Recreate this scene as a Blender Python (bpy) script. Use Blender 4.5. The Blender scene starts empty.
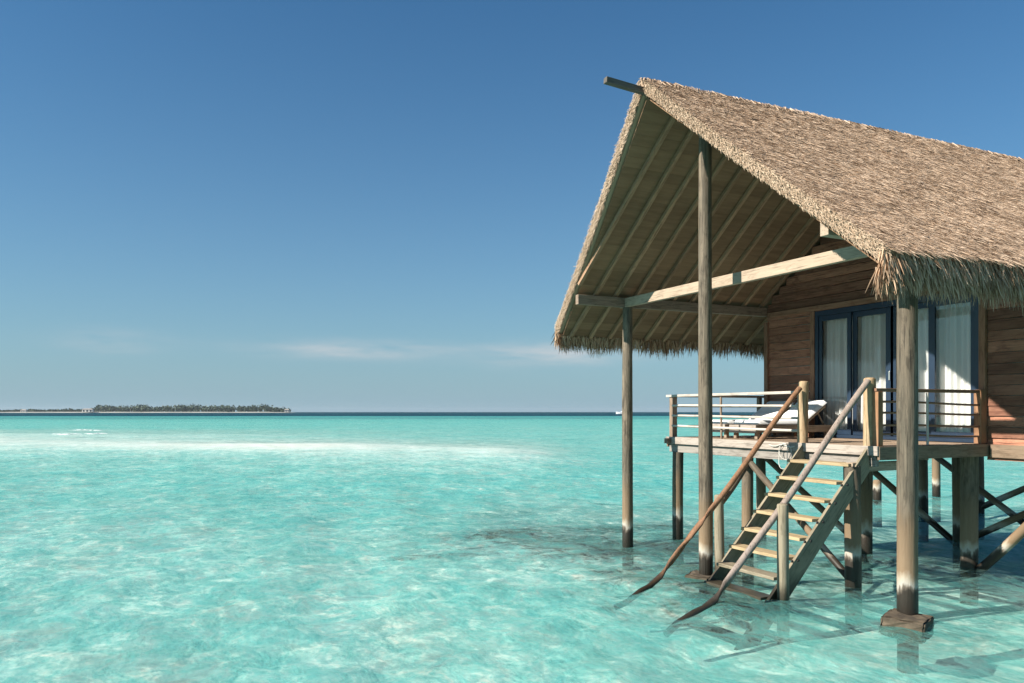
import bpy, math, random
import numpy as np
from mathutils import Vector, Matrix
random.seed(7); rng = np.random.default_rng(7)
R = math.radians
S = bpy.context.scene
C = S.collection

# ------------------------------------------------------------------ camera, sky, sun, exposure
# axes: X runs along the ridge (from the sea towards the house), Y across the gable, Z up, water at 0
cd = bpy.data.cameras.new('camera'); cam = bpy.data.objects.new('camera', cd); C.objects.link(cam)
cam.location = (0, 0, 2.5); YAW = R(25.358)
cam.rotation_euler = (R(90), 0, YAW - R(90) + R(90) - 2*YAW)
cd.sensor_width = 36; cd.lens = 28.125; cd.shift_y = 0.0686; cd.clip_start = .05; cd.clip_end = 30000
S.camera = cam
SUN_AZ, SUN_EL = R(-5), R(33.5)          # direction the light travels, measured from +X
trav = Vector((math.cos(SUN_EL)*math.cos(SUN_AZ), math.cos(SUN_EL)*math.sin(SUN_AZ), -math.sin(SUN_EL)))
sd = bpy.data.lights.new('sun', 'SUN'); sd.energy = 4.4; sd.angle = R(.5); sd.color = (1, .93, .82)
sun = bpy.data.objects.new('sun', sd); C.objects.link(sun); sun.rotation_euler = trav.to_track_quat('-Z', 'Y').to_euler()
sun.location = (0, 0, 40)
S.view_settings.view_transform = 'Standard'; S.view_settings.look = 'None'; S.view_settings.gamma = 1
S.view_settings.use_curve_mapping = False; S.view_settings.exposure = 1.05
S.render.engine = 'CYCLES'; S.cycles.use_denoising = True
S.cycles.max_bounces = 8; S.cycles.transparent_max_bounces = 12; S.cycles.diffuse_bounces = 3
S.cycles.caustics_reflective = False; S.cycles.caustics_refractive = False; S.cycles.sample_clamp_indirect = 6

W = bpy.data.worlds.new('World'); S.world = W; W.use_nodes = True
def N(nt, t, **k):
    n = nt.nodes.new(t)
    for a, v in k.items():
        if a == 'i':
            for kk, vv in v.items(): n.inputs[kk].default_value = vv
        else: setattr(n, a, v)
    return n
def ramp(nt, src, stops, interp='LINEAR'):
    r = nt.nodes.new('ShaderNodeValToRGB'); cr = r.color_ramp; cr.interpolation = interp
    while len(cr.elements) < len(stops): cr.elements.new(.5)
    for e, (p, c) in zip(cr.elements, stops):
        e.position = p; e.color = (c, c, c, 1) if isinstance(c, (int, float)) else (*c, 1)
    if src is not None: nt.links.new(src, r.inputs[0])
    return r.outputs[0]
def mth(nt, op, a, b=None, c=None, clamp=False):
    n = nt.nodes.new('ShaderNodeMath'); n.operation = op; n.use_clamp = clamp
    for i, v in enumerate((a, b, c)):
        if v is None: continue
        if isinstance(v, (int, float)): n.inputs[i].default_value = v
        else: nt.links.new(v, n.inputs[i])
    return n.outputs[0]
def mixc(nt, fac, a, b, mode='MIX'):
    n = nt.nodes.new('ShaderNodeMix'); n.data_type = 'RGBA'; n.blend_type = mode
    for i, v in ((0, fac), (6, a), (7, b)):
        if isinstance(v, (int, float)): n.inputs[i].default_value = v
        elif isinstance(v, (tuple, list)): n.inputs[i].default_value = (*v, 1)
        else: nt.links.new(v, n.inputs[i])
    return n.outputs[2]

nt = W.node_tree; bg = nt.nodes['Background']; bg.inputs[1].default_value = .053
sky = N(nt, 'ShaderNodeTexSky', sky_type='NISHITA', sun_disc=False)
sky.sun_elevation = SUN_EL
toSun = -trav
sky.sun_rotation = math.atan2(toSun.x, toSun.y)
sky.altitude = 0; sky.air_density = 1.0; sky.dust_density = .7; sky.ozone_density = 2.5
# thin wisps of cloud low over the horizon
tc = N(nt, 'ShaderNodeTexCoord'); sx = N(nt, 'ShaderNodeSeparateXYZ'); nt.links.new(tc.outputs['Generated'], sx.inputs[0])
az = mth(nt, 'ARCTAN2', sx.outputs[0], sx.outputs[1]); el = sx.outputs[2]
cb = N(nt, 'ShaderNodeCombineXYZ'); nt.links.new(mth(nt, 'MULTIPLY', az, 11), cb.inputs[0]); nt.links.new(mth(nt, 'MULTIPLY', el, 70), cb.inputs[1])
cn = N(nt, 'ShaderNodeTexNoise', i={'Scale': 1.0, 'Detail': 5, 'Roughness': .55}); nt.links.new(cb.outputs[0], cn.inputs['Vector'])
def bump1(x, c, w): return mth(nt, 'POWER', 2.718, mth(nt, 'MULTIPLY', mth(nt, 'POWER', mth(nt, 'DIVIDE', mth(nt, 'SUBTRACT', x, c), w), 2), -1))
band = mth(nt, 'ADD', mth(nt, 'MULTIPLY', bump1(el, .0755, .010), bump1(az, .245, .10)), mth(nt, 'ADD', mth(nt, 'MULTIPLY', bump1(el, .071, .014), bump1(az, .50, .10)), mth(nt, 'MULTIPLY', mth(nt, 'MULTIPLY', bump1(el, .078, .012), bump1(az, -.02, .05)), .5)))
cm = mth(nt, 'MULTIPLY', band, ramp(nt, cn.outputs[0], ((.30, 0), (.66, 1))))
hs = N(nt, 'ShaderNodeHueSaturation', i={'Saturation': 1.22, 'Value': .92}); nt.links.new(sky.outputs[0], hs.inputs['Color'])
base = mixc(nt, 1.0, hs.outputs[0], (.54, .97, 1.10), 'MULTIPLY')
hz = mth(nt, 'MULTIPLY', mth(nt, 'POWER', 2.718, mth(nt, 'MULTIPLY', mth(nt, 'ABSOLUTE', el), -5.2)), .9)      # humid air low over the sea
base = mixc(nt, hz, base, (2.95, 4.3, 5.3))
skyc = mixc(nt, mth(nt, 'MULTIPLY', cm, .85), base, (5.3, 5.7, 6.0))
nt.links.new(skyc, bg.inputs[0])


# ------------------------------------------------------------------ helpers
def setp(o, label=None, cat=None, group=None, kind=None):
    for k, v in (('label', label), ('category', cat), ('group', group), ('kind', kind)):
        if v: o[k] = v
    return o
def empty(name, loc, label, cat, group=None):
    o = bpy.data.objects.new(name, None); C.objects.link(o); o.location = loc; o.empty_display_size = .2
    return setp(o, label, cat, group)
def wloc(o):
    m = Matrix.Identity(4)
    while o is not None: m = o.matrix_basis @ m; o = o.parent
    return m
def mesh_np(V, F):
    V = np.asarray(V, np.float32); F = np.asarray(F, np.int32); me = bpy.data.meshes.new('m'); k = F.shape[1]
    me.vertices.add(len(V)); me.vertices.foreach_set('co', V.ravel())
    me.loops.add(F.size); me.loops.foreach_set('vertex_index', F.ravel())
    me.polygons.add(len(F)); me.polygons.foreach_set('loop_start', np.arange(0, F.size, k, dtype=np.int32))
    me.update(calc_edges=True); me.validate(); return me
def link(name, me, mat, parent=None, M=None, smooth=False, bevel=0):
    me.name = name; o = bpy.data.objects.new(name, me); C.objects.link(o)
    if mat:
        for m in (mat if isinstance(mat, (list, tuple)) else [mat]): me.materials.append(m)
    if smooth: me.polygons.foreach_set('use_smooth', np.ones(len(me.polygons), bool))
    M = M or Matrix.Identity(4)
    if parent is not None:
        o.parent = parent; o.matrix_basis = wloc(parent).inverted() @ M
    else: o.matrix_basis = M
    if bevel:
        b = o.modifiers.new('bevel', 'BEVEL'); b.width = bevel; b.segments = 2; b.limit_method = 'ANGLE'
    return o
class MB:
    def __init__(s): s.v = []; s.f = []; s.mi = []
    def add(s, vs, fs, m=0):
        n = len(s.v); s.v += [tuple(v) for v in vs]; s.f += [[i+n for i in f] for f in fs]; s.mi += [m]*len(fs)
    def box(s, x0, x1, y0, y1, z0, z1, m=0):
        s.add([(x, y, z) for x in (x0, x1) for y in (y0, y1) for z in (z0, z1)],
              [(0, 1, 3, 2), (4, 6, 7, 5), (0, 4, 5, 1), (2, 3, 7, 6), (0, 2, 6, 4), (1, 5, 7, 3)], m)
    def hexa(s, p, m=0):      # p: 4 bottom + 4 top
        s.add(p, [(3, 2, 1, 0), (4, 5, 6, 7), (0, 1, 5, 4), (1, 2, 6, 5), (2, 3, 7, 6), (3, 0, 4, 7)], m)
    def lathe(s, rings, n=14, wob=0, m=0):   # rings: (z, r, cx, cy)
        base = len(s.v); ph = random.random()*6
        for z, r, cx, cy in rings:
            for k in range(n):
                a = 2*math.pi*k/n; rr = r*(1 + wob*math.sin(2*a+ph+z*.9) + wob*.6*math.sin(5*a+z*2.3+ph))
                s.v.append((cx+rr*math.cos(a), cy+rr*math.sin(a), z))
        for i in range(len(rings)-1):
            for k in range(n):
                a, b = base+i*n+k, base+i*n+(k+1) % n
                s.f.append([a, b, b+n, a+n]); s.mi.append(m)
        s.f.append([base+k for k in range(n)][::-1]); s.f.append([base+(len(rings)-1)*n+k for k in range(n)]); s.mi += [m, m]
    def build(s, name, mat, parent=None, M=None, smooth=False, bevel=0):
        me = bpy.data.meshes.new(name); me.from_pydata(s.v, [], s.f); me.update()
        o = link(name, me, mat, parent, M, smooth, bevel)
        if any(s.mi): me.polygons.foreach_set('material_index', s.mi)
        return o
def frame(p, q, up=Vector((0, 0, 1))):
    p, q = Vector(p), Vector(q); z = (q-p).normalized()
    if abs(z.dot(up)) > .97: up = Vector((1, 0, 0))
    x = up.cross(z).normalized(); y = z.cross(x)
    M = Matrix((x, y, z)).transposed().to_4x4(); M.translation = p
    return M, (q-p).length
def beam(name, p, q, w, h, mat, parent, bevel=.006, up=Vector((0, 0, 1)), sag=0):   # w: horizontal width, h: height
    M, L = frame(p, q, up); mb = MB(); n = 6
    for i in range(n):
        z0, z1 = L*i/n, L*(i+1)/n
        s0, s1 = (-sag*math.sin(math.pi*i/n), -sag*math.sin(math.pi*(i+1)/n))
        vs = [(-w/2, -h/2+s0, z0), (w/2, -h/2+s0, z0), (w/2, h/2+s0, z0), (-w/2, h/2+s0, z0), (-w/2, -h/2+s1, z1), (w/2, -h/2+s1, z1), (w/2, h/2+s1, z1), (-w/2, h/2+s1, z1)]
        fs = [(0, 1, 5, 4), (1, 2, 6, 5), (2, 3, 7, 6), (3, 0, 4, 7)]
        if i == 0: fs.append((3, 2, 1, 0))
        if i == n-1: fs.append((4, 5, 6, 7))
        mb.add(vs, fs)
    o = mb.build(name, mat, parent, M)
    import bmesh
    bm = bmesh.new(); bm.from_mesh(o.data); bmesh.ops.remove_doubles(bm, verts=bm.verts, dist=1e-5); bm.to_mesh(o.data); bm.free()
    if bevel:
        b = o.modifiers.new('bevel', 'BEVEL'); b.width = bevel; b.segments = 2; b.limit_method = 'ANGLE'
    return o
def pole(name, p, q, r0, r1, mat, parent=None, n=16, wob=.03, bend=.012, dome=False, seg=14):
    M, L = frame(p, q); mb = MB(); a = random.random()*6; rings = []
    for i in range(seg+1):
        t = i/seg; b = bend*math.sin(t*math.pi*1.3+a)*min(1, L/2)
        rings.append((L*t, (r0+(r1-r0)*t)*(1+random.uniform(-.5, .5)*wob), b*math.cos(a), b*math.sin(a)))
    if dome:
        z, r, cx, cy = rings.pop()
        rings += [(z-.35*r, r, cx, cy), (z-.12*r, r*.9, cx, cy), (z, r*.62, cx, cy)]
    mb.lathe(rings, n, wob*.6)
    o = mb.build(name, mat, parent, M, smooth=True)
    e = o.modifiers.new('edge', 'EDGE_SPLIT'); e.split_angle = R(50)
    return o

# ------------------------------------------------------------------ materials
def newmat(name):
    m = bpy.data.materials.new(name); m.use_nodes = True; nt = m.node_tree
    return m, nt, nt.nodes['Principled BSDF']
def noise(nt, vec, scale, detail=5, rough=.6, dist=0):
    n = N(nt, 'ShaderNodeTexNoise', i={'Scale': scale, 'Detail': detail, 'Roughness': rough, 'Distortion': dist})
    if vec is not None: nt.links.new(vec, n.inputs['Vector'])
    return n.outputs[0]
def mapping(nt, src, scale, loc=None):
    m = nt.nodes.new('ShaderNodeMapping'); m.inputs['Scale'].default_value = scale
    nt.links.new(src, m.inputs[0])
    if loc is not None: nt.links.new(loc, m.inputs[1])
    return m.outputs[0]
def bump(nt, bs, h, strength=.4, dist=.01):
    b = N(nt, 'ShaderNodeBump', i={'Strength': strength, 'Distance': dist}); nt.links.new(h, b.inputs['Height']); nt.links.new(b.outputs[0], bs.inputs['Normal'])
def wood(name, dark, light, grey=None, rough=.75, axis=2, island=False, tide=False, var=.35, bumpd=.004):
    m, nt, bs = newmat(name)
    tc = N(nt, 'ShaderNodeTexCoord'); oi = N(nt, 'ShaderNodeObjectInfo')
    rnd = oi.outputs['Random']
    if island:
        g = N(nt, 'ShaderNodeNewGeometry'); rnd = g.outputs['Random Per Island']
    off = N(nt, 'ShaderNodeCombineXYZ'); nt.links.new(mth(nt, 'MULTIPLY', rnd, 37), off.inputs[0]); nt.links.new(mth(nt, 'MULTIPLY', rnd, 91), off.inputs[1]); nt.links.new(mth(nt, 'MULTIPLY', rnd, 53), off.inputs[2])
    sc = [26, 26, 26]; sc[axis] = 1.6
    v = mapping(nt, tc.outputs['Object'], sc, off.outputs[0])
    sc2 = [5, 5, 5]; sc2[axis] = 1.2
    v2 = mapping(nt, tc.outputs['Object'], sc2, off.outputs[0])
    n1 = noise(nt, v, 1.0, 6, .65, .4); n2 = noise(nt, v2, 1.0, 4, .6)
    col = ramp(nt, n1, ((.28, dark), (.72, light)))
    col = mixc(nt, ramp(nt, n2, ((.4, 0), (.68, .75))), col, grey or tuple(.5*(a+b) for a, b in zip(dark, light)))
    hv = N(nt, 'ShaderNodeHueSaturation'); nt.links.new(col, hv.inputs['Color'])
    nt.links.new(mth(nt, 'MULTIPLY_ADD', rnd, 2*var, 1-var), hv.inputs['Value'])
    col = hv.outputs[0]
    n5 = noise(nt, mapping(nt, tc.outputs['Object'], [11 if q != axis else 3.5 for q in range(3)], off.outputs[0]), 1.0, 5, .7, 1.0)
    col = mixc(nt, ramp(nt, n5, ((.5, 0), (.66, .55))), col, tuple(.6*a for a in dark))
    # fine dark cracks along the grain
    sc3 = [60, 60, 60]; sc3[axis] = 2.2
    n3 = noise(nt, mapping(nt, tc.outputs['Object'], sc3, off.outputs[0]), 1.0, 3, .5)
    col = mixc(nt, ramp(nt, n3, ((.29, .75), (.43, 0))), col, tuple(.25*a for a in dark))
    if tide:
        g2 = N(nt, 'ShaderNodeNewGeometry'); sz = N(nt, 'ShaderNodeSeparateXYZ'); nt.links.new(g2.outputs['Position'], sz.inputs[0])
        nn = noise(nt, mapping(nt, tc.outputs['Object'], (9, 9, 3), off.outputs[0]), 1.0, 4, .6)
        z = mth(nt, 'ADD', sz.outputs[2], mth(nt, 'MULTIPLY', mth(nt, 'SUBTRACT', nn, .5), .35))
        z = mth(nt, 'ADD', z, mth(nt, 'MULTIPLY', mth(nt, 'SUBTRACT', rnd, .5), .18))
        zz = mth(nt, 'DIVIDE', z, 2.0, clamp=True)
        if tide == 'wet':
            tcol = ramp(nt, zz, ((0, (.022, .019, .014)), (.2, (.05, .036, .022)))); tf = ramp(nt, zz, ((0, .95), (.06, .85), (.16, 0)))
        else: tcol = ramp(nt, zz, ((.0, (.02, .018, .014)), (.16, (.028, .022, .017)), (.185, (.14, .115, .09)), (.21, (.48, .44, .38)), (.24, (.46, .39, .30)), (.29, (.27, .18, .105)), (.6, (.20, .135, .08)), (.7, (.16, .13, .10))))
        if tide != 'wet': tf = ramp(nt, zz, ((.0, 1), (.2, .92), (.3, .72), (.52, .66), (.74, 0)))
        col = mixc(nt, tf, col, tcol)
        nt.links.new(ramp(nt, zz, ((.0, .25), (.16, .5), (.2, rough))), bs.inputs['Roughness'])
    else: bs.inputs['Roughness'].default_value = rough
    nt.links.new(col, bs.inputs['Base Color'])
    bump(nt, bs, mth(nt, 'ADD', n1, mth(nt, 'MULTIPLY', n3, .6)), .6, bumpd)
    bs.inputs['Specular IOR Level'].default_value = .3
    return m
M_pole = wood('pole_wood', (.04, .031, .022), (.27, .215, .155), (.105, .092, .068), tide=True, var=.1, bumpd=.014)
M_pile = wood('pile_wood', (.06, .047, .034), (.20, .155, .11), (.13, .11, .085), tide=True, var=.2, bumpd=.008)
M_post = wood('post_wood', (.30, .19, .10), (.48, .34, .20), (.42, .33, .22), var=.12, bumpd=.006)
M_tan = wood('stair_wood', (.20, .165, .11), (.35, .295, .21), (.28, .24, .175), var=.1, tide='wet')
M_tread = wood('tread_wood', (.34, .245, .135), (.50, .385, .225), (.42, .33, .21), var=.1)
M_red = wood('red_rail_wood', (.17, .085, .045), (.33, .175, .095), (.28, .16, .10), var=.06, tide='wet')
M_grey = wood('grey_rail_wood', (.22, .165, .135), (.40, .32, .27), (.33, .27, .235), var=.08, tide='wet')
M_beam = wood('pale_beam_wood', (.34, .255, .185), (.47, .37, .275), (.41, .315, .235), var=.05)
M_beamd = wood('grey_beam_wood', (.19, .13, .09), (.34, .25, .185), (.27, .205, .16), var=.15)
M_rafter = wood('rafter_wood', (.27, .155, .092), (.46, .29, .18), (.37, .235, .15), var=.2)
M_deck = wood('deck_wood', (.25, .165, .105), (.42, .31, .22), (.34, .26, .2), axis=1, island=True, var=.2)
M_fascia = wood('fascia_wood', (.29, .24, .20), (.47, .405, .35), (.38, .335, .295), var=.1)
M_ledger = wood('grey_ledger_wood', (.20, .175, .15), (.33, .295, .26), (.27, .25, .225), var=.08)
M_side = wood('side_fascia_wood', (.17, .115, .075), (.28, .2, .14), (.22, .17, .12), var=.1)
M_ridge = wood('dark_ridge_wood', (.07, .06, .05), (.15, .13, .11), var=.05)
M_rail = wood('white_rail_wood', (.42, .36, .31), (.62, .55, .49), (.54, .49, .44), var=.08)
M_wall = wood('wall_board_wood', (.16, .06, .036), (.42, .20, .128), (.32, .15, .094), axis=1, island=True, var=.42, bumpd=.006)
M_trim = wood('trim_wood', (.19, .088, .05), (.36, .19, .118), (.28, .155, .1), var=.1)
M_orange = wood('orange_post_wood', (.24, .12, .06), (.42, .22, .115), (.34, .2, .12), var=.1)
M_brace = wood('brace_wood', (.07, .05, .035), (.17, .12, .08), (.12, .095, .07), tide=True, var=.2)
M_lounge = wood('lounger_wood', (.22, .16, .11), (.40, .31, .23), (.33, .27, .21), var=.1)

def thatch_mat(name, c0, c1, c2, hue=0):
    m, nt, bs = newmat(name)
    g = N(nt, 'ShaderNodeNewGeometry'); r = g.outputs['Random Per Island']
    n = noise(nt, g.outputs['Position'], 1.1, 4, .6); nb = noise(nt, g.outputs['Position'], 9, 3, .6)
    f = mth(nt, 'ADD', mth(nt, 'MULTIPLY', r, .58), mth(nt, 'ADD', mth(nt, 'MULTIPLY', n, .38), mth(nt, 'MULTIPLY', nb, .22)))
    nt.links.new(ramp(nt, f, ((.29, c0), (.53, c1), (.86, c2))), bs.inputs['Base Color'])
    bs.inputs['Roughness'].default_value = .7; bs.inputs['Specular IOR Level'].default_value = .25
    return m
M_straw = thatch_mat('straw', (.13, .075, .045), (.46, .325, .22), (.66, .50, .365))
M_fringe = thatch_mat('fringe_straw', (.14, .07, .038), (.43, .265, .16), (.64, .465, .32))
M_verge = thatch_mat('verge_straw', (.29, .195, .125), (.42, .305, .21), (.52, .40, .29))
M_under = thatch_mat('thatch_body', (.12, .072, .045), (.30, .20, .13), (.42, .30, .20))
def ceil_mat():
    m, nt, bs = newmat('ceiling_board')
    g = N(nt, 'ShaderNodeNewGeometry'); r = g.outputs['Random Per Island']
    n = noise(nt, mapping(nt, g.outputs['Position'], (2, 18, 18)), 1, 4, .6)
    nt.links.new(ramp(nt, mth(nt, 'ADD', mth(nt, 'MULTIPLY', n, .7), mth(nt, 'MULTIPLY', r, .3)), ((.25, (.175, .098, .054)), (.75, (.29, .172, .098)))), bs.inputs['Base Color'])
    bs.inputs['Roughness'].default_value = .85
    return m
M_ceil = ceil_mat()
def flat(name, col, rough=.5, metal=0, var=.12, scale=6):
    m, nt, bs = newmat(name); tc = N(nt, 'ShaderNodeTexCoord')
    n = noise(nt, tc.outputs['Object'], scale, 5, .6)
    nt.links.new(ramp(nt, n, ((.3, tuple(c*(1-var) for c in col)), (.7, tuple(min(1, c*(1+var)) for c in col)))), bs.inputs['Base Color'])
    bs.inputs['Roughness'].default_value = rough; bs.inputs['Metallic'].default_value = metal
    return m
M_blue = flat('blue_frame_paint', (.014, .030, .058), .4)
M_cush = flat('white_cushion_fabric', (.78, .78, .78), .9, var=.04)
M_metal = flat('dark_bolt_metal', (.03, .026, .022), .6, .2)
M_steel = flat('light_metal', (.6, .6, .58), .35, .9)
M_conc = flat('concrete', (.085, .064, .042), .85, var=.45, scale=9)
M_int = flat('room_plaster', (.62, .58, .53), .9)
M_white = flat('white_gelcoat', (.8, .82, .84), .3, var=.02)
M_dark = flat('dark_window', (.03, .04, .05), .15)
M_villa = flat('pale_villa_wall', (.62, .6, .56), .8)
M_vroof = flat('villa_roof', (.30, .27, .24), .8)
def glass_mat():
    m, nt, bs = newmat('door_glass'); nt.nodes.remove(bs)
    out = nt.nodes['Material Output']; t = N(nt, 'ShaderNodeBsdfTransparent'); t.inputs[0].default_value = (.97, .98, .98, 1)
    g = N(nt, 'ShaderNodeBsdfGlossy', i={'Roughness': .015}); lw = N(nt, 'ShaderNodeLayerWeight', i={'Blend': .5}); frs = mth(nt, 'MULTIPLY_ADD', mth(nt, 'POWER', lw.outputs['Facing'], 5), .93, .05)
    tc = N(nt, 'ShaderNodeTexCoord'); bp = N(nt, 'ShaderNodeBump', i={'Strength': .03, 'Distance': .02}); nt.links.new(noise(nt, tc.outputs['Object'], .9, 1, .4), bp.inputs['Height']); nt.links.new(bp.outputs[0], g.inputs['Normal'])
    mx = N(nt, 'ShaderNodeMixShader'); nt.links.new(frs, mx.inputs[0]); nt.links.new(t.outputs[0], mx.inputs[1]); nt.links.new(g.outputs[0], mx.inputs[2]); nt.links.new(mx.outputs[0], out.inputs[0])
    return m
M_glass = glass_mat()
def curtain_mat():
    m, nt, bs = newmat('sheer_curtain'); bs.inputs['Base Color'].default_value = (.93, .91, .88, 1); bs.inputs['Roughness'].default_value = .9
    out = nt.nodes['Material Output']; tr = N(nt, 'ShaderNodeBsdfTranslucent'); tr.inputs[0].default_value = (.7, .74, .7, 1)
    mx = N(nt, 'ShaderNodeMixShader', i={0: .25}); nt.links.new(bs.outputs[0], mx.inputs[1]); nt.links.new(tr.outputs[0], mx.inputs[2]); nt.links.new(mx.outputs[0], out.inputs[0])
    return m
M_curt = curtain_mat()

# ------------------------------------------------------------------ sea: one warped grid for seabed and one for the surface
AX = np.array([math.cos(YAW+0), math.sin(YAW)])       # hut X axis in camera (right, forward) terms
RIGHT = np.array([0.9036, -0.4283]); FWD = np.array([0.4283, 0.9036])
def vnoise(x, y, seed=0, oct=4):
    out = np.zeros_like(x); amp = 1; tot = 0; r2 = np.random.default_rng(seed)
    for o in range(oct):
        tab = r2.random((64, 64)); fx = x*2**o + r2.random()*50; fy = y*2**o + r2.random()*50
        ix = np.floor(fx).astype(int); iy = np.floor(fy).astype(int); ux = fx-ix; uy = fy-iy
        ux = ux*ux*(3-2*ux); uy = uy*uy*(3-2*uy)
        a = tab[ix % 64, iy % 64]; b = tab[(ix+1) % 64, iy % 64]; c = tab[ix % 64, (iy+1) % 64]; d = tab[(ix+1) % 64, (iy+1) % 64]
        out += amp*((a*(1-ux)+b*ux)*(1-uy)+(c*(1-ux)+d*ux)*uy); tot += amp; amp *= .5
    return out/tot
def sm(x, a, b):
    t = np.clip((x-a)/(b-a), 0, 1); return t*t*(3-2*t)
def depth_field(x, y):
    r = x*RIGHT[0]+y*RIGHT[1]; f = x*FWD[0]+y*FWD[1]; d = np.hypot(x, y)
    z = .95 + .35*sm(f, 14, 30) + .55*(vnoise(x*.11, y*.11, 3)-.5) + .30*(vnoise(x*.5, y*.5, 5)-.5)
    z += .25*sm(f, 90, 220) + .9*sm(f, 220, 420) + 24*sm(f + 10*(vnoise(r*.02, f*.01, 9)-.5)*4, 440, 480)
    bar = 68 - .33*(r+40) + 5*(vnoise(r*.06, f*.02, 11)-.5)
    w = np.where(f > bar, 15, 15)
    ridge = np.exp(-((f-bar)/w)**2)*(1-sm(r, -1, 7))*(.92+.45*(vnoise(r*.08, f*.12, 13)-.5))
    bar2 = 100 - .1*(r+60); ridge += .55*np.exp(-((f-bar2)/16)**2)*(1-sm(r, -40, 10))
    z *= (1-.93*np.clip(ridge, 0, 1))
    return np.clip(z*(1-.14*reef_field(x, y)), .06, 40)
def reef_field(X, Y):
    weed = np.zeros_like(X)
    for cx, cy, lx, ly, ang, amp in REEF:
        ca, sa = math.cos(ang), math.sin(ang); u = ((X-cx)*ca+(Y-cy)*sa)/lx; v = (-(X-cx)*sa+(Y-cy)*ca)/ly
        weed = np.maximum(weed, amp*np.exp(-(u*u+v*v)))
    return np.clip(weed*(.55+.9*vnoise(X*.9, Y*.9, 77, 3)), 0, 1)
def warp(n, s, ext, c):
    u = np.linspace(-1, 1, n); k = math.asinh(ext/s); return c + s*np.sinh(k*u)
def gridmesh(n, s, c, hfun):
    xs = warp(n, s, 6000, c[0]); ys = warp(n, s, 6000, c[1])
    X, Y = np.meshgrid(xs, ys, indexing='ij'); gx = np.gradient(xs)[:, None]; gy = np.gradient(ys)[None, :]
    Z, attr = hfun(X, Y, np.maximum(gx, gy))
    i = np.arange(n*n).reshape(n, n)
    F = np.stack([i[:-1, :-1], i[1:, :-1], i[1:, 1:], i[:-1, 1:]], -1).reshape(-1, 4)
    me = mesh_np(np.stack([X, Y, Z], -1).reshape(-1, 3), F)
    for k, a in attr.items():
        at = me.attributes.new(k, 'FLOAT', 'POINT'); at.data.foreach_set('value', np.ascontiguousarray(a, np.float32).ravel())
    return me
wr = np.random.default_rng(21); WAVES = []
for i in range(46):
    lam = .28*(2.6/.28)**(wr.random()); th = wr.normal(2.2, .8)
    WAVES.append((lam, th, .0042*lam**.9, wr.random()*6.28))
def surf(X, Y, g):
    Z = np.zeros_like(X); L = np.zeros_like(X)
    for lam, th, a, ph in WAVES:
        k = 2*math.pi/lam; fade = 1-sm(g*np.ones_like(X), lam*.2, lam*.45)
        if fade.max() <= 0: continue
        sft = 1.2*(vnoise(X*.12+ph, Y*.12, 31, 2)-.5)
        p = k*(X*math.cos(th)+Y*math.sin(th))+ph+sft*2
        s = np.sin(p); Z += fade*a*(s - .25*np.cos(2*p)); L += fade*a*k*k*s
    return Z, {'depth': depth_field(X, Y), 'focus': L}
def bed(X, Y, g):
    d = depth_field(X, Y); weed = reef_field(X, Y)
    return -d*.62, {'weed': weed}
def pix(x, y, z):     # where a line of sight meets height z
    c = np.array([(x-512)/800, 1.0]); t = (2.5-z)/((y-411.7)/800); p = (RIGHT*c[0]+FWD*c[1])*t
    return p
REEF = []
for (x, y, lx, ly, amp) in ((640, 548, 3.0, 2.3, 1.0), (565, 541, 2.4, 1.7, .95), (690, 580, 1.7, 1.5, .9), (440, 556, 1.2, .6, .6), (610, 527, 3.4, 1.1, .6), (725, 606, 1.6, .9, .8), (870, 566, 1.8, .9, .6), (515, 534, 2.0, 1.1, .85), (700, 545, 2.2, 2.0, .9), (800, 590, 1.4, .6, .5)):
    p = pix(x, y, -.6); REEF.append((p[0], p[1], lx, ly, math.atan2(RIGHT[1], RIGHT[0]) + .12, amp))

def sand_mat():
    m, nt, bs = newmat('seabed_sand'); g = N(nt, 'ShaderNodeNewGeometry'); P = g.outputs['Position']
    n1 = noise(nt, mapping(nt, P, (1, 1, 1)), .55, 5, .6, .6); n2 = noise(nt, P, 2.6, 5, .65, .8); n3 = noise(nt, P, 14, 3, .6)
    f = mth(nt, 'ADD', mth(nt, 'MULTIPLY', n1, .5), mth(nt, 'ADD', mth(nt, 'MULTIPLY', n2, .36), mth(nt, 'MULTIPLY', n3, .14)))
    col = ramp(nt, f, ((.34, (.55, .53, .46)), (.47, (.80, .77, .68)), (.58, (.90, .88, .80))))
    a = N(nt, 'ShaderNodeAttribute', attribute_name='weed')
    wn = noise(nt, P, 2.2, 6, .7, 1.2)
    wf = ramp(nt, mth(nt, 'ADD', mth(nt, 'MULTIPLY', a.outputs['Fac'], .62), mth(nt, 'MULTIPLY', mth(nt, 'SUBTRACT', wn, .5), 1.3)), ((.09, 0), (.46, 1)))
    wc = ramp(nt, n2, ((.35, (.012, .013, .006)), (.65, (.085, .07, .032))))
    col = mixc(nt, mth(nt, 'MULTIPLY', wf, mth(nt, 'GREATER_THAN', a.outputs['Fac'], .06)), col, wc)
    nt.links.new(col, bs.inputs['Base Color']); bs.inputs['Roughness'].default_value = .95; bs.inputs['Specular IOR Level'].default_value = .1
    return m
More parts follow.
